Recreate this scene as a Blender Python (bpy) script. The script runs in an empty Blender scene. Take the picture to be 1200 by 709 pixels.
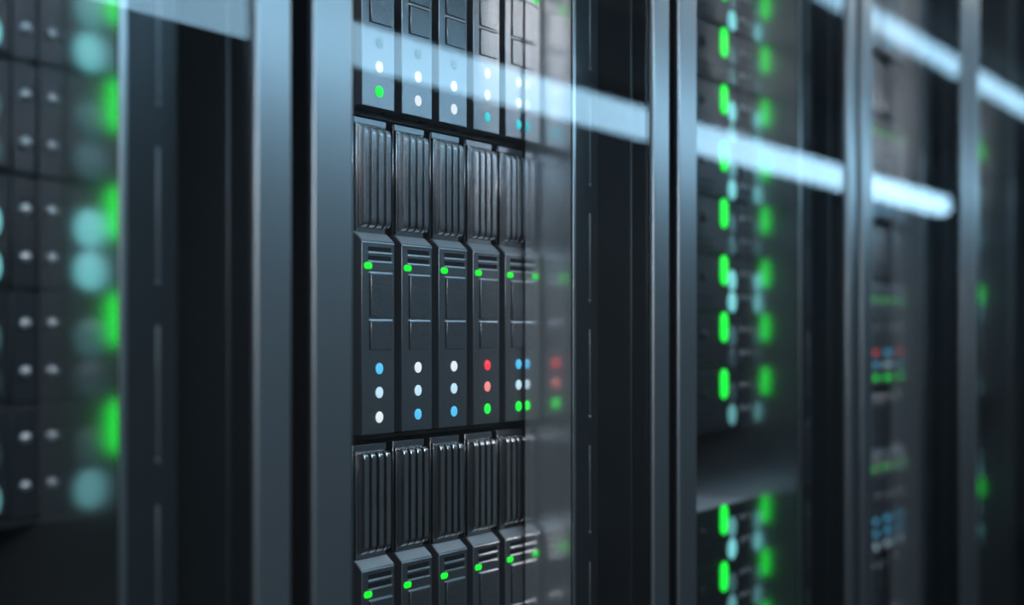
import bpy, bmesh, math, random
from mathutils import Vector
R = random.Random(7)
sc = bpy.context.scene
C = sc.collection

# ------------------------------------------------------------------ camera
F_PX, VX, HY = 1667.0, 1656.0, 393.0           # focal length in px of 1200, vanishing point of the row, horizon
TH = math.atan((VX - 600) / F_PX)
D_CAM, X_CAM, Z_CAM = 0.664, -0.7725, 1.45      # distance to the door plane, place along the row, eye height
cd = bpy.data.cameras.new('camera')
cam = bpy.data.objects.new('camera', cd); C.objects.link(cam)
cam.location = (X_CAM, -D_CAM, Z_CAM)
cam.rotation_euler = (math.pi / 2, 0, TH - math.pi / 2)
cd.sensor_width = 36.0; cd.lens = 36.0 * F_PX / 1200
cd.shift_y = (HY - 354.5) / 1200
cd.clip_start = 0.02
cd.dof.use_dof = True; cd.dof.focus_distance = 1.31; cd.dof.aperture_fstop = 2.3
sc.camera = cam

# ------------------------------------------------------------------ world, exposure
w = bpy.data.worlds.new('world'); sc.world = w; w.use_nodes = True
w.node_tree.nodes['Background'].inputs[0].default_value = (0.35, 0.6, 0.8, 1)
w.node_tree.nodes['Background'].inputs[1].default_value = 0.008
sc.view_settings.view_transform = 'Standard'; sc.view_settings.look = 'None'
sc.view_settings.exposure = 0.0; sc.view_settings.gamma = 1.0
sc.view_settings.use_curve_mapping = False
try:
    sc.cycles.use_denoising = True
    sc.cycles.max_bounces = 10; sc.cycles.transparent_max_bounces = 16
    sc.cycles.sample_clamp_indirect = 10.0
except Exception: pass
LIGHT_BLUE = (0.43, 0.75, 1.0)
L_PENDANT, L_CEILING = 7.5, 4.6
def area(name, loc, sx, sy, watts, col, rot=(0, 0, 0)):
    l = bpy.data.lights.new(name, 'AREA'); l.shape = 'RECTANGLE'; l.size = sx; l.size_y = sy; l.energy = watts; l.color = col
    o = bpy.data.objects.new(name, l); C.objects.link(o); o.location = loc; o.rotation_euler = rot
area('ceiling_panel_lamp', (0.6, -0.38, 2.68), 3.6, 0.30, 5, (0.72, 0.88, 1.0))      # added fill light under the ceiling near the racks, no fixture there
area('ceiling_panel_lamp', (3.4, -0.42, 2.68), 1.6, 0.30, 14, (1.0, 0.96, 0.94))  # added neutral fill farther along the aisle, no fixture there
area('wall_lamp', (-1.5, -1.84, 2.28), 1.2, 0.35, 32, (1.0, 0.96, 0.95), (math.radians(80), 0, -math.radians(25)))   # assumed neutral light by the wall behind and left of the eye, no fixture

# ------------------------------------------------------------------ materials
def mat(name, col, rough=0.5, metal=0.0, grain=0.0, gscale=(300, 300, 300), bump=0.0, spec=0.5):
    m = bpy.data.materials.new(name); m.use_nodes = True
    nt = m.node_tree; b = nt.nodes['Principled BSDF']
    b.inputs['Base Color'].default_value = (*col, 1); b.inputs['Roughness'].default_value = rough
    b.inputs['Metallic'].default_value = metal; b.inputs['Specular IOR Level'].default_value = spec
    if grain or bump:
        tc = nt.nodes.new('ShaderNodeTexCoord'); mp = nt.nodes.new('ShaderNodeMapping')
        mp.inputs['Scale'].default_value = gscale
        nz = nt.nodes.new('ShaderNodeTexNoise'); nz.inputs['Scale'].default_value = 1.0; nz.inputs['Detail'].default_value = 3
        nt.links.new(tc.outputs['Object'], mp.inputs[0]); nt.links.new(mp.outputs[0], nz.inputs['Vector'])
        if grain:
            cr = nt.nodes.new('ShaderNodeMapRange')
            cr.inputs[3].default_value = max(0.03, rough - grain); cr.inputs[4].default_value = min(1, rough + grain)
            nt.links.new(nz.outputs[0], cr.inputs[0]); nt.links.new(cr.outputs[0], b.inputs['Roughness'])
        if bump:
            bp = nt.nodes.new('ShaderNodeBump'); bp.inputs['Strength'].default_value = bump; bp.inputs['Distance'].default_value = 0.0005
            nt.links.new(nz.outputs[0], bp.inputs['Height']); nt.links.new(bp.outputs[0], b.inputs['Normal'])
    return m
def emit(name, col, s):
    m = bpy.data.materials.new(name); m.use_nodes = True; nt = m.node_tree
    b = nt.nodes['Principled BSDF']
    b.inputs['Base Color'].default_value = (*[c * .3 for c in col], 1); b.inputs['Roughness'].default_value = 0.25
    b.inputs['Emission Color'].default_value = (*col, 1); b.inputs['Emission Strength'].default_value = s
    return m
def glass(name):
    m = bpy.data.materials.new(name); m.use_nodes = True; nt = m.node_tree
    for n in list(nt.nodes): nt.nodes.remove(n)
    o = nt.nodes.new('ShaderNodeOutputMaterial'); mx = nt.nodes.new('ShaderNodeMixShader')
    t = nt.nodes.new('ShaderNodeBsdfTransparent'); t.inputs[0].default_value = (0.94, 0.96, 0.97, 1)
    g = nt.nodes.new('ShaderNodeBsdfGlossy'); g.inputs['Roughness'].default_value = 0.0
    f = nt.nodes.new('ShaderNodeFresnel'); f.inputs[0].default_value = 1.5
    k = nt.nodes.new('ShaderNodeMath'); k.operation = 'MULTIPLY'; k.inputs[1].default_value = 0.72; k.use_clamp = True
    ge = nt.nodes.new('ShaderNodeNewGeometry'); ir = nt.nodes.new('ShaderNodeMapRange')   # same reflectance on both faces of the thin pane
    ir.inputs[3].default_value = 1.5; ir.inputs[4].default_value = 1 / 1.5
    nt.links.new(ge.outputs['Backfacing'], ir.inputs[0]); nt.links.new(ir.outputs[0], f.inputs[0])
    nt.links.new(f.outputs[0], k.inputs[0]); nt.links.new(k.outputs[0], mx.inputs[0])
    nt.links.new(t.outputs[0], mx.inputs[1]); nt.links.new(g.outputs[0], mx.inputs[2]); nt.links.new(mx.outputs[0], o.inputs[0])
    return m
M = dict(
    stile=mat('blue grey powder coat', (0.365, 0.395, 0.415), 0.33, 0.93, 0.03, (900, 900, 900)),
    black=mat('black steel', (0.012, 0.013, 0.015), 0.5, 0.0),
    side=mat('dark cabinet steel', (0.10, 0.11, 0.12), 0.30, 0.8, 0.04, (500, 500, 500)),
    wall_dark=mat('dark inner steel', (0.70, 0.70, 0.71), 0.19, 0.95, 0.04, (1400, 1400, 1400), 0.06),
    wall=mat('brushed inner steel', (0.88, 0.85, 0.85), 0.14, 0.80, 0.04, (1400, 1400, 1400), 0.08),
    rail=mat('rail steel', (0.05, 0.053, 0.056), 0.34, 0.5, 0.03), bead=mat('bead steel', (0.30, 0.31, 0.32), 0.4, 0.8),
    bright=mat('bright aluminium', (0.75, 0.74, 0.75), 0.30, 1.0),
    bezel=mat('graphite bezel', (0.36, 0.36, 0.37), 0.29, 0.92, 0.05, (1200, 1200, 1200), 0.05),
    cover=mat('graphite drive cover', (0.34, 0.34, 0.35), 0.28, 0.92, 0.05, (1200, 1200, 1200), 0.05),
    grille=mat('satin steel grille', (0.68, 0.66, 0.66), 0.15, 1.0),
    chassis=mat('black chassis', (0.015, 0.016, 0.018), 0.6),
    cap=mat('satin cap', (0.62, 0.61, 0.62), 0.42, 0.45),  # paler metal so the sloped bezel top looks lit
    slot=mat('dark slot', (0.006, 0.006, 0.007), 0.7),
    lid=mat('pale lid', (0.80, 0.78, 0.78), 0.5, 0.0),
    server=mat('dark server face', (0.04, 0.045, 0.052), 0.33, 0.6, 0.04, (700, 700, 700)),
    glass=glass('door glass'),
    floor=mat('raised floor tile', (0.05, 0.055, 0.06), 0.4), ceil=mat('ceiling panel', (0.55, 0.57, 0.60), 0.8),
    plaster=mat('dark wall paint', (0.20, 0.21, 0.22), 0.8),
    strip=emit('light diffuser', LIGHT_BLUE, L_PENDANT), strip2=emit('ceiling diffuser', LIGHT_BLUE, L_CEILING),
    green=emit('green led', (0.01, 1.0, 0.05), 1.7), green_s=emit('green bar led', (0.01, 1.0, 0.03), 1.2),
    teal=emit('turquoise led', (0.26, 0.80, 0.82), 1.0), teal_mid=emit('turquoise led half', (0.22, 0.60, 0.62), 0.6),
    teal_dim=emit('turquoise led dim', (0.20, 0.45, 0.48), 0.22), teal_off=emit('turquoise led low', (0.2, 0.32, 0.35), 0.08),
    blue=emit('blue led', (0.10, 0.55, 0.90), 1.1), ice=emit('ice led', (0.62, 0.88, 1.0), 0.95),
    white=emit('white led', (0.92, 0.96, 1.0), 0.95), red=emit('red led', (1.0, 0.05, 0.07), 1.2),
    pink=emit('pink led', (1.0, 0.28, 0.26), 1.1), cyan=emit('cyan led', (0.08, 0.75, 0.85), 0.85),
)

# ------------------------------------------------------------------ mesh helpers
def box(bm, x0, x1, y0, y1, z0, z1):
    v = [bm.verts.new((x, y, z)) for x in (x0, x1) for y in (y0, y1) for z in (z0, z1)]
    for f in ((0, 1, 3, 2), (4, 6, 7, 5), (0, 4, 5, 1), (2, 3, 7, 6), (0, 2, 6, 4), (1, 5, 7, 3)):
        bm.faces.new([v[i] for i in f])
def prism(bm, prof, x0, x1):                      # profile of (y, z) points run along x
    a = [bm.verts.new((x0, y, z)) for y, z in prof]; b = [bm.verts.new((x1, y, z)) for y, z in prof]
    n = len(prof); bm.faces.new(a); bm.faces.new(b[::-1])
    for i in range(n): bm.faces.new((a[i], b[i], b[(i + 1) % n], a[(i + 1) % n]))
def lens(bm, cx, cz, y, rx, rz, h, seg=16):       # domed lamp lens on a face looking to -y; stadium when rx != rz
    r = min(rx, rz); ex, ez = rx - r, rz - r
    prev = None
    for s, d in ((1, 0), (1, .35), (.8, .8), (.45, 1)):
        ring = []
        for i in range(seg):
            a = 2 * math.pi * (i + .5) / seg; ca, sa = math.cos(a), math.sin(a)
            ring.append(bm.verts.new((cx + math.copysign(ex, ca) + r * s * ca, y - h * d, cz + math.copysign(ez, sa) + r * s * sa)))
        if prev:
            for i in range(seg): bm.faces.new((prev[i], prev[(i + 1) % seg], ring[(i + 1) % seg], ring[i]))
        prev = ring
    bm.faces.new(prev)
def mesh(name, fn, m, bevel=0.0, seg=2, smooth=False):
    bm = bmesh.new(); fn(bm)
    if bevel:
        flat = bmesh.ops.bevel(bm, geom=bm.edges[:], offset=bevel, segments=seg, affect='EDGES', profile=0.5)
        for f in bm.faces: f.smooth = False
        for f in flat['faces']: f.smooth = True
    bmesh.ops.recalc_face_normals(bm, faces=bm.faces[:])
    me = bpy.data.meshes.new(name); bm.to_mesh(me); bm.free()
    me.materials.append(m)
    if smooth:
        for p in me.polygons: p.use_smooth = True
    return me
def obj(name, me, parent=None, loc=(0, 0, 0), m=None):
    o = bpy.data.objects.new(name, me); C.objects.link(o); o.parent = parent; o.location = loc
    if m is not None and me is not None:
        o.material_slots[0].link = 'OBJECT'; o.material_slots[0].material = m
    return o
def thing(name, label, cat, loc, group=None):
    o = obj(name, None, None, loc); o.empty_display_size = 0.05
    o['label'] = label; o['category'] = cat
    if group: o['group'] = group
    return o
def boxes(name, m, lst, bevel=0.0, seg=2):
    def fn(bm):
        for b in lst: box(bm, *b)
    return mesh(name, fn, m, bevel, seg)
def struct(name, m, b):
    o = obj(name, boxes(name, m, [b])); o['kind'] = 'structure'; return o

# ------------------------------------------------------------------ room
W, H = 0.6, 2.35                                   # rack width and height
CEIL = 2.70
struct('floor', M['floor'], (-3, 10, -1.9, 1.4, -0.1, 0))
struct('ceiling', M['ceil'], (-3, 10, -1.9, 1.4, CEIL, CEIL + .1))
struct('wall_front', M['plaster'], (-3, 10, -2.0, -1.9, 0, CEIL))
struct('wall_back', M['plaster'], (-3, 10, 1.4, 1.5, 0, CEIL))
struct('wall_right', M['plaster'], (10, 10.1, -1.9, 1.4, 0, CEIL))
struct('wall_left', M['plaster'], (-3.1, -3, -1.9, 1.4, 0, CEIL))

# two runs of linear light over the aisle; the glass doors mirror them
PD, PH = 0.62, 0.424                               # pendant run: in front of the doors, above the eye
def pendant(x0, x1):
    t = thing('pendant_light', 'long suspended strip light mirrored as the bright band across the glass doors', 'light', ((x0 + x1) / 2, -PD, Z_CAM + PH - .03))
    L = (x1 - x0) / 2
    obj('diffuser', boxes('diffuser', M['strip'], [(-L, L, -.024, .024, 0, .052)], .006), t)
    obj('housing', boxes('housing', M['black'], [(-L - .004, L + .004, -.027, .027, .053, .085)], .003), t)
    for k in (-.8, 0, .8):
        obj('suspension_rod', boxes('suspension_rod', M['rail'], [(k * L - .004, k * L + .004, -.004, .004, .085, CEIL - (Z_CAM + PH - .03))]), t)
pendant(-2.4, 3.88)
def ceiling_light(x0, x1, y):
    t = thing('ceiling_light', 'recessed ceiling light run mirrored in the far glass doors at upper right', 'light', ((x0 + x1) / 2, y, CEIL - .05))
    L = (x1 - x0) / 2
    obj('diffuser', boxes('diffuser', M['strip2'], [(-L, L, -.05, .05, 0, .02)], .004), t)
    obj('housing', boxes('housing', M['ceil'], [(-L - .01, L + .01, -.06, .06, .021, .05)], .003), t)
ceiling_light(-2.6, 9.7, -1.07)

# ------------------------------------------------------------------ racks
Y_FLANGE, Y_GRILLE, Y_LED = 0.049, 0.116, 0.1186
def make_rack(i, label, wall, deep=.5, Y_FLANGE=Y_FLANGE):
    t = thing('server_rack', label, 'rack', (i * W, 0, 0), 'row of glass-fronted server racks')
    z0, z1 = .06, H
    for a, b in ((.004, .052), (.552, .596)):                       # outer cabinet sides, deep box section
        obj('side_panel', boxes('side_panel', M['side'], [(a, b, .027, .95, 0, H)], .001), t)
    obj('top_panel', boxes('top_panel', M['black'], [(.004, .596, .027, .95, H + .001, H + .02)]), t)
    obj('plinth', boxes('plinth', M['black'], [(.0525, .5515, .03, .95, 0, .06)]), t)
    obj('back_panel', boxes('back_panel', M['black'], [(.0525, .5515, .93, .948, .061, H)]), t)
    for side in (1, -1):                                            # inset equipment walls with their front flange
        def X(x): return x if side > 0 else W - x - (wall - .4645) - .0265
        a, b = sorted((X(wall), X(wall + .0025)))
        obj('inner_wall', boxes('inner_wall', M['wall' if deep < .2 else 'wall_dark'], [(a, b, Y_FLANGE + .0008, deep, z0, z1)]), t)
        a, b = sorted((X(wall - .0002), X(.517)))
        fl = obj('mounting_flange', boxes('mounting_flange', M['rail'], [(a, b, Y_FLANGE - .0015, Y_FLANGE + .0005, z0, z1)], .0007), t)
        a, b = sorted((X(wall - .0012), X(wall + .004)))
        obj('flange_edge', boxes('flange_edge', M['bright'], [(a, b, Y_FLANGE - .003, Y_FLANGE - .0016, z0, z1)], .0006), fl)
        if side > 0:
            xs = .4985
            sm = mesh('slot_bead', lambda bm: (box(bm, xs - .0012, xs + .0012, Y_FLANGE - .0028, Y_FLANGE - .0016, -.043, .043)), M['bead'], .0005)
            dm = mesh('slot_rivet', lambda bm: lens(bm, xs, -.046, Y_FLANGE - .0016, .0022, .0022, .002, 12), M['bead'], smooth=True)
            for k in range(-10, 7):
                z = Z_CAM + .0815 + .1185 * k + .1185
                obj('slot_bead', sm, fl, (0, 0, z)); obj('slot_rivet', dm, fl, (0, 0, z))
    # door: frame with rounded edges, glass pane held in it
    dr = obj('door_frame', boxes('door_frame', M['stile'], [(.0115, .0565, 0, .0075, .05, H), (.5515, .5880, 0, .0075, .05, H),
             (.0566, .5514, .0005, .0070, H - .06, H), (.0566, .5514, .0005, .0070, .05, .12)], .003, 3), t)
    obj('glass_pane', boxes('glass_pane', M['glass'], [(.0535, .5545, .0035, .0060, .11, H - .05)]), dr)
    obj('hinge_strip', boxes('hinge_strip', M['black'], [(.0135, .0500, .0080, .0265, .05, H), (.554, .586, .0080, .0265, .05, H)]), dr)
    return t

# blade servers ------------------------------------------------------------
BP, BW, BH, ROW = 0.0578, 0.0466, 0.2795, 0.2872
BX0, BZ0 = 0.2005, -0.0885
def blade_meshes():
    d = {}
    d['chassis'] = boxes('chassis', M['chassis'], [(.001, BW - .001, .0105, .20, 0, BH)])
    d['grille_panel'] = boxes('grille_panel', M['grille'], [(0, BW, .0006, .0095, .179, BH), ], .0004)
    d['grille_frame'] = boxes('grille_frame', M['bezel'], [(0, BW * .97, -.0012, .0004, .2742, BH)], .0003)
    d['flange'] = boxes('grille_flange', M['grille'], [(0, .0011, -.003, .0004, .1795, .2740)], .0003)
    d['rib'] = mesh('grille_rib', lambda bm: prism(bm, [(.0005, .1830), (-.0035, .1836), (-.0062, .1862), (-.0070, .190), (-.0070, .2675), (-.0060, .2708), (-.0035, .2728), (.0005, .2730)], 0, .0062), M['grille'], .0010, 3)
    f = -.0095
    d['bezel'] = mesh('bezel', lambda bm: prism(bm, [(.0103, .0016), (f, .0016), (f, .1707), (-.0002, .1783), (.0103, .1783)], 0, BW), M['bezel'], .0006, 2)
    d['slot'] = boxes('vent_slot', M['slot'], [(0.0085, .0415, f - .0002, f + .001, 0, .0042)])
    def lip(bm, x0, x1, z, hh=.0018, out=.0013):        # lip whose front leans back so that it catches the ceiling lights
        prism(bm, [(f + .0008, z), (f - out, z), (f - out + hh * .38, z + hh), (f + .0008, z + hh)], x0, x1)
    d['lip'] = mesh('slot_lip', lambda bm: lip(bm, .0085, .0420, -.0019), M['bright'], .0002, 1)
    def trim(bm):                                       # edge highlight put in as a bright strip along the bezel top
        lip(bm, .0002, BW - .0002, .1693, .0014, .0006)
        v = [(-.0003, y, z) for y, z in ((f - .0004, .1700), (f - .0004, .1712), (-.0006, .1789), (-.0006, .1777))]
        a = [bm.verts.new(p) for p in v]; b = [bm.verts.new((x + .0012, y, z)) for x, y, z in v]
        bm.faces.new(a); bm.faces.new(b[::-1])
        for i in range(4): bm.faces.new((a[i], b[i], b[(i + 1) % 4], a[(i + 1) % 4]))
    d['trim'] = mesh('bezel_trim', trim, M['bright'], .0002, 1)
    d['cap'] = mesh('bezel_cap', lambda bm: prism(bm, [(f + .0004, .1711), (f + .0001, .1716), (-.0007, .1789), (-.0003, .1784)], .0014, BW - .0004), M['cap'])  # added plate, its pale colour stands for light on the slope
    d['bar'] = mesh('power_light', lambda bm: lens(bm, .0085, .1494, f, .0056, .0030, .0012), M['green_s'], smooth=True)
    def cover(z0, z1):
        return boxes('drive_cover', M['cover'], [(.0115, .0415, f - .0014, f + .0005, z0, z1)], .0006, 2)
    def edge(z):
        return mesh('cover_lip', lambda bm: lip(bm, .0095, .0418, z - .0002, .0017, .0019), M['bright'], .0002, 1)
    d['cover1'] = cover(.1043, .1425); d['edge1'] = edge(.1428); d['cover2'] = cover(.0757, .1010); d['edge2'] = edge(.1013)
    d['groove'] = boxes('cover_groove', M['slot'], [(.0102, .0114, f - .0003, f + .0005, .1043, .1425)])
    d['groove2'] = boxes('cover_groove', M['slot'], [(.0102, .0114, f - .0003, f + .0005, .0757, .1010)])
    d['led'] = mesh('status_light', lambda bm: lens(bm, .0245, 0, f, .0050, .0050, .0016), M['white'], smooth=True)
    return d
BM = blade_meshes()
def blade(rack_i, col, row, leds, label, group):
    t = thing('blade_server', label, 'server', (rack_i * W + BX0 + col * BP, Y_GRILLE, Z_CAM + BZ0 + row * ROW), group)
    obj('chassis', BM['chassis'], t)
    gp = obj('grille_panel', BM['grille_panel'], t); obj('grille_frame', BM['grille_frame'], gp); obj('grille_flange', BM['flange'], gp)
    for k in range(4): obj('grille_rib', BM['rib'], t, (.0076 + .0106 * k, 0, 0))
    bz = obj('bezel', BM['bezel'], t); obj('bezel_trim', BM['trim'], bz); obj('bezel_cap', BM['cap'], bz)
    for z in (.1622, .1543):
        s = obj('vent_slot', BM['slot'], t, (0, 0, z)); obj('slot_lip', BM['lip'], s)
    obj('power_light', BM['bar'], t)
    for a, b, g in (('cover1', 'edge1', 'groove'), ('cover2', 'edge2', 'groove2')):
        c = obj('drive_cover', BM[a], t); obj('cover_lip', BM[b], c); obj('cover_groove', BM[g], c)
    for z, m in zip((.0592, .0381, .0163), leds):
        obj('status_light', BM['led'], t, (0, 0, z), M[m])
    return t
ORD = ['leftmost', 'second from left', 'middle', 'fourth from left', 'rightmost']

def fill(t, name, m, b, bevel=0.0):
    return obj(name, boxes(name, m, [b], bevel), t)

rb = make_rack(1 - 1, 'glass-fronted rack in sharp focus holding the ribbed blade servers', .4645, .1035)
rd = make_rack(2, 'blurred narrow glass-fronted rack at right with blue and green lights', .4645, .1035)
for t in (rb, rd):
    rows = range(-2, 3)
    lo, hi = Z_CAM + BZ0 - 2 * ROW, Z_CAM + BZ0 + 3 * ROW
    for k in range(-2, 4):
        z = Z_CAM + BZ0 + k * ROW
        fill(t, 'shelf', M['black'], (.1235, .4775, Y_GRILLE + .006, .40, z - .0040, z - .0005))
    fill(t, 'blank_panel', M['server'], (.1235, .4775, Y_GRILLE, Y_GRILLE + .01, .065, lo - .006), .001)
    if hi + .003 < H - .01: fill(t, 'blank_panel', M['server'], (.1235, .4775, Y_GRILLE, Y_GRILLE + .01, hi + .002, H - .005), .001)
    for k in rows:
        z = Z_CAM + BZ0 + k * ROW
        x1 = BX0 - .002 if t is rb and -1 <= k <= 1 else (BX0 + 3 * BP - .002 if t is rd else .4775)
        fill(t, 'blank_panel', M['server'], (.1235, x1, Y_GRILLE, Y_GRILLE + .01, z + .001, z + BH), .001)
TOP = [('teal_dim', 'white', 'green'), ('teal_dim', 'white', 'white'), ('teal_dim', 'white', 'white'), ('white', 'white', 'cyan'), ('white', 'white', 'cyan')]
MID = [('blue', 'ice', 'white'), ('white', 'ice', 'blue'), ('white', 'ice', 'blue'), ('red', 'pink', 'green'), ('blue', 'ice', 'green')]
BOT = [('white', 'ice', 'blue'), ('white', 'ice', 'white'), ('blue', 'ice', 'white'), ('ice', 'white', 'blue'), ('blue', 'ice', 'white')]
say = dict(teal='turquoise', ice='pale blue', cyan='cyan', white='white', green='green', blue='blue', red='red', pink='pink')
for c in range(5):
    blade(0, c, 1, TOP[c], f'{ORD[c]} blade server in the sharp top row, crossed by the light band', 'upper row of blade servers in focus')
    blade(0, c, 0, MID[c], f'{ORD[c]} blade server in sharp middle row, lamps {say[MID[c][0]]}, {say[MID[c][1]]} and {say[MID[c][2]]}', 'middle row of blade servers in focus')
    blade(0, c, -1, BOT[c], f'{ORD[c]} blade server in the sharp bottom row, cut off below its green light', 'bottom row of blade servers in focus')
DL = {0: ('blue', 'ice', 'green'), -1: ('blue', 'blue', 'ice'), 1: ('white', 'ice', 'blue'), 2: ('ice', 'white', 'blue'), -2: ('blue', 'white', 'ice')}
RN = {2: 'uppermost', 1: 'second from the top', 0: 'third from top, blue and green lamps', -1: 'fourth from top, with blue lamps', -2: 'lowest'}
for r in range(-2, 3):
    for c in (3, 4):
        blade(2, c, r, DL[r] if c == 4 else ('red', 'blue', 'green') if r == 0 else DL[r],
              f'blurred blade in far rack, {"right" if c == 4 else "left"} column, {RN[r]}', 'blurred blade servers in the far rack')

# light-column servers -----------------------------------------------------
P, WL = 0.0765, 0.4665
GZ = [.4702 + P] + [.4702 - P * k for k in range(8)] + [-.2477 - P * k for k in range(3)]
XG, XT, XS = .3950, .4220, .4560
def unit_meshes():
    d = {}; x0, x1 = .1365, WL - .0008
    zt, zb = .0190, -.0572
    d['body'] = boxes('body', M['chassis'], [(x0, x1 - .003, .0042, .30, zb, zt)])
    d['face'] = boxes('face_plate', M['server'], [(x0 + .002, .4440, .0, .004, zb + .003, zt - .002)], .0012, 2)
    d['ear'] = boxes('mounting_ear', M['server'], [(.4452, x1, .0005, .0035, zb + .001, zt - .001)], .0006)
    d['screw'] = mesh('screw', lambda bm: lens(bm, XS, 0, .0005, .0042, .0042, .0028), M['bright'], smooth=True)
    d['capsule'] = mesh('power_light', lambda bm: lens(bm, XG, 0, 0, .0108, .0200, .0025, 24), M['green'], smooth=True)
    d['dot'] = mesh('activity_light', lambda bm: lens(bm, XT, 0, 0, .0138, .0140, .0022, 24), M['teal'], smooth=True)
    d['button'] = mesh('button', lambda bm: lens(bm, .328, 0, 0, .0065, .0065, .004), M['rail'], smooth=True)
    d['vent'] = boxes('vent', M['slot'], [(.15, .36, -.0004, .001, -.0395, -.036), (.15, .36, -.0004, .001, -.049, -.0455)])
    d['lid'] = boxes('lid', M['lid'], [(x0, x1, .0, .28, zt + .0002, zt + .0022)], .0006)
    return d
UM = unit_meshes()
PAT = ['mid', 'b', 'd', 'b', 'd', 'd', 'b', 'm', 'm', 'b', 'd', 'd', 'b', 'b', 'd', 'o', 'o', 'm', 'm', 'b', 'd', 'm', 'b', 'd']
KEY = dict(b='teal', m='teal_mid', d='teal_dim', o='teal_off', mid='teal_mid')
def unit(parent, gi):
    obj('body', UM['body'], parent); obj('face_plate', UM['face'], parent); obj('vent', UM['vent'], parent)
    e = obj('mounting_ear', UM['ear'], parent)
    for z in (-.0035, -.0355): obj('screw', UM['screw'], e, (0, 0, z))
    obj('power_light', UM['capsule'], parent)
    for j, z in enumerate((-.0130, -.0425)): obj('activity_light', UM['dot'], parent, (0, 0, z), M[KEY[PAT[(2 * gi + j) % len(PAT)]]])
    obj('button', UM['button'], parent, (0, 0, -.01))
    if gi == 9: obj('lid', UM['lid'], parent)
ra = make_rack(-1, 'large blurred glass-fronted rack at left edge with round turquoise lights', WL, .5, .041)
rc = make_rack(1, 'glass-fronted rack with the column of bright green capsule lights', WL, .5, .041)
re_ = make_rack(3, 'farthest, dimmest glass-fronted rack at the right edge', WL, .5, .041)
for i, t, lab, vis in ((-1, ra, 'dark server in the near left rack behind screws and turquoise glow', range(3, 9)),
                       (1, rc, 'dark server in the rack with green capsule lights', range(1, 12)),
                       (3, re_, '', ())):
    zs = Z_CAM + GZ[8] - .0572
    fill(t, 'shelf', M['black'], (.135, WL - .001, Y_LED, .42, zs - .004, zs - .0003))
    zt = Z_CAM + GZ[9] + .0190
    zl = Z_CAM + GZ[11] - .0572
    fill(t, 'shelf', M['black'], (.135, WL - .001, Y_LED, .42, zl - .004, zl - .0003))
    fill(t, 'blank_panel', M['server'], (.1365, WL - .001, Y_LED, Y_LED + .01, .065, zl - .006), .001)
    n = 0
    for gi in range(len(GZ)):
        z = Z_CAM + GZ[gi]
        if gi in vis:
            n += 1
            where = ['topmost', 'second from the top', 'third from the top', 'fourth from the top', 'fifth from the top', 'sixth from the top', 'seventh from the top', 'lowest of the upper stack',
                     'pale lid below open slot', 'second below the open slot', 'lowest of all'][n - 1]
            if i == -1 and n == 6: where = 'lowest'
            u = thing('rack_server', f'{lab}, {where}', 'server', (i * W, Y_LED, z), 'dark servers with light columns')
            unit(u, gi)
        else:                                       # out of the photo: plain server front that keeps the stack going
            u = obj('server_module', UM['face'], t, (0, Y_LED, z))
            obj('body', UM['body'], u)
            if i == 3:
                if gi % 4 == 2: obj('power_light', UM['capsule'], u)
                for j, zz in enumerate((-.0130, -.0425)): obj('activity_light', UM['dot'], u, (0, 0, zz), M[KEY[PAT[(2 * gi + j) % len(PAT)]]])
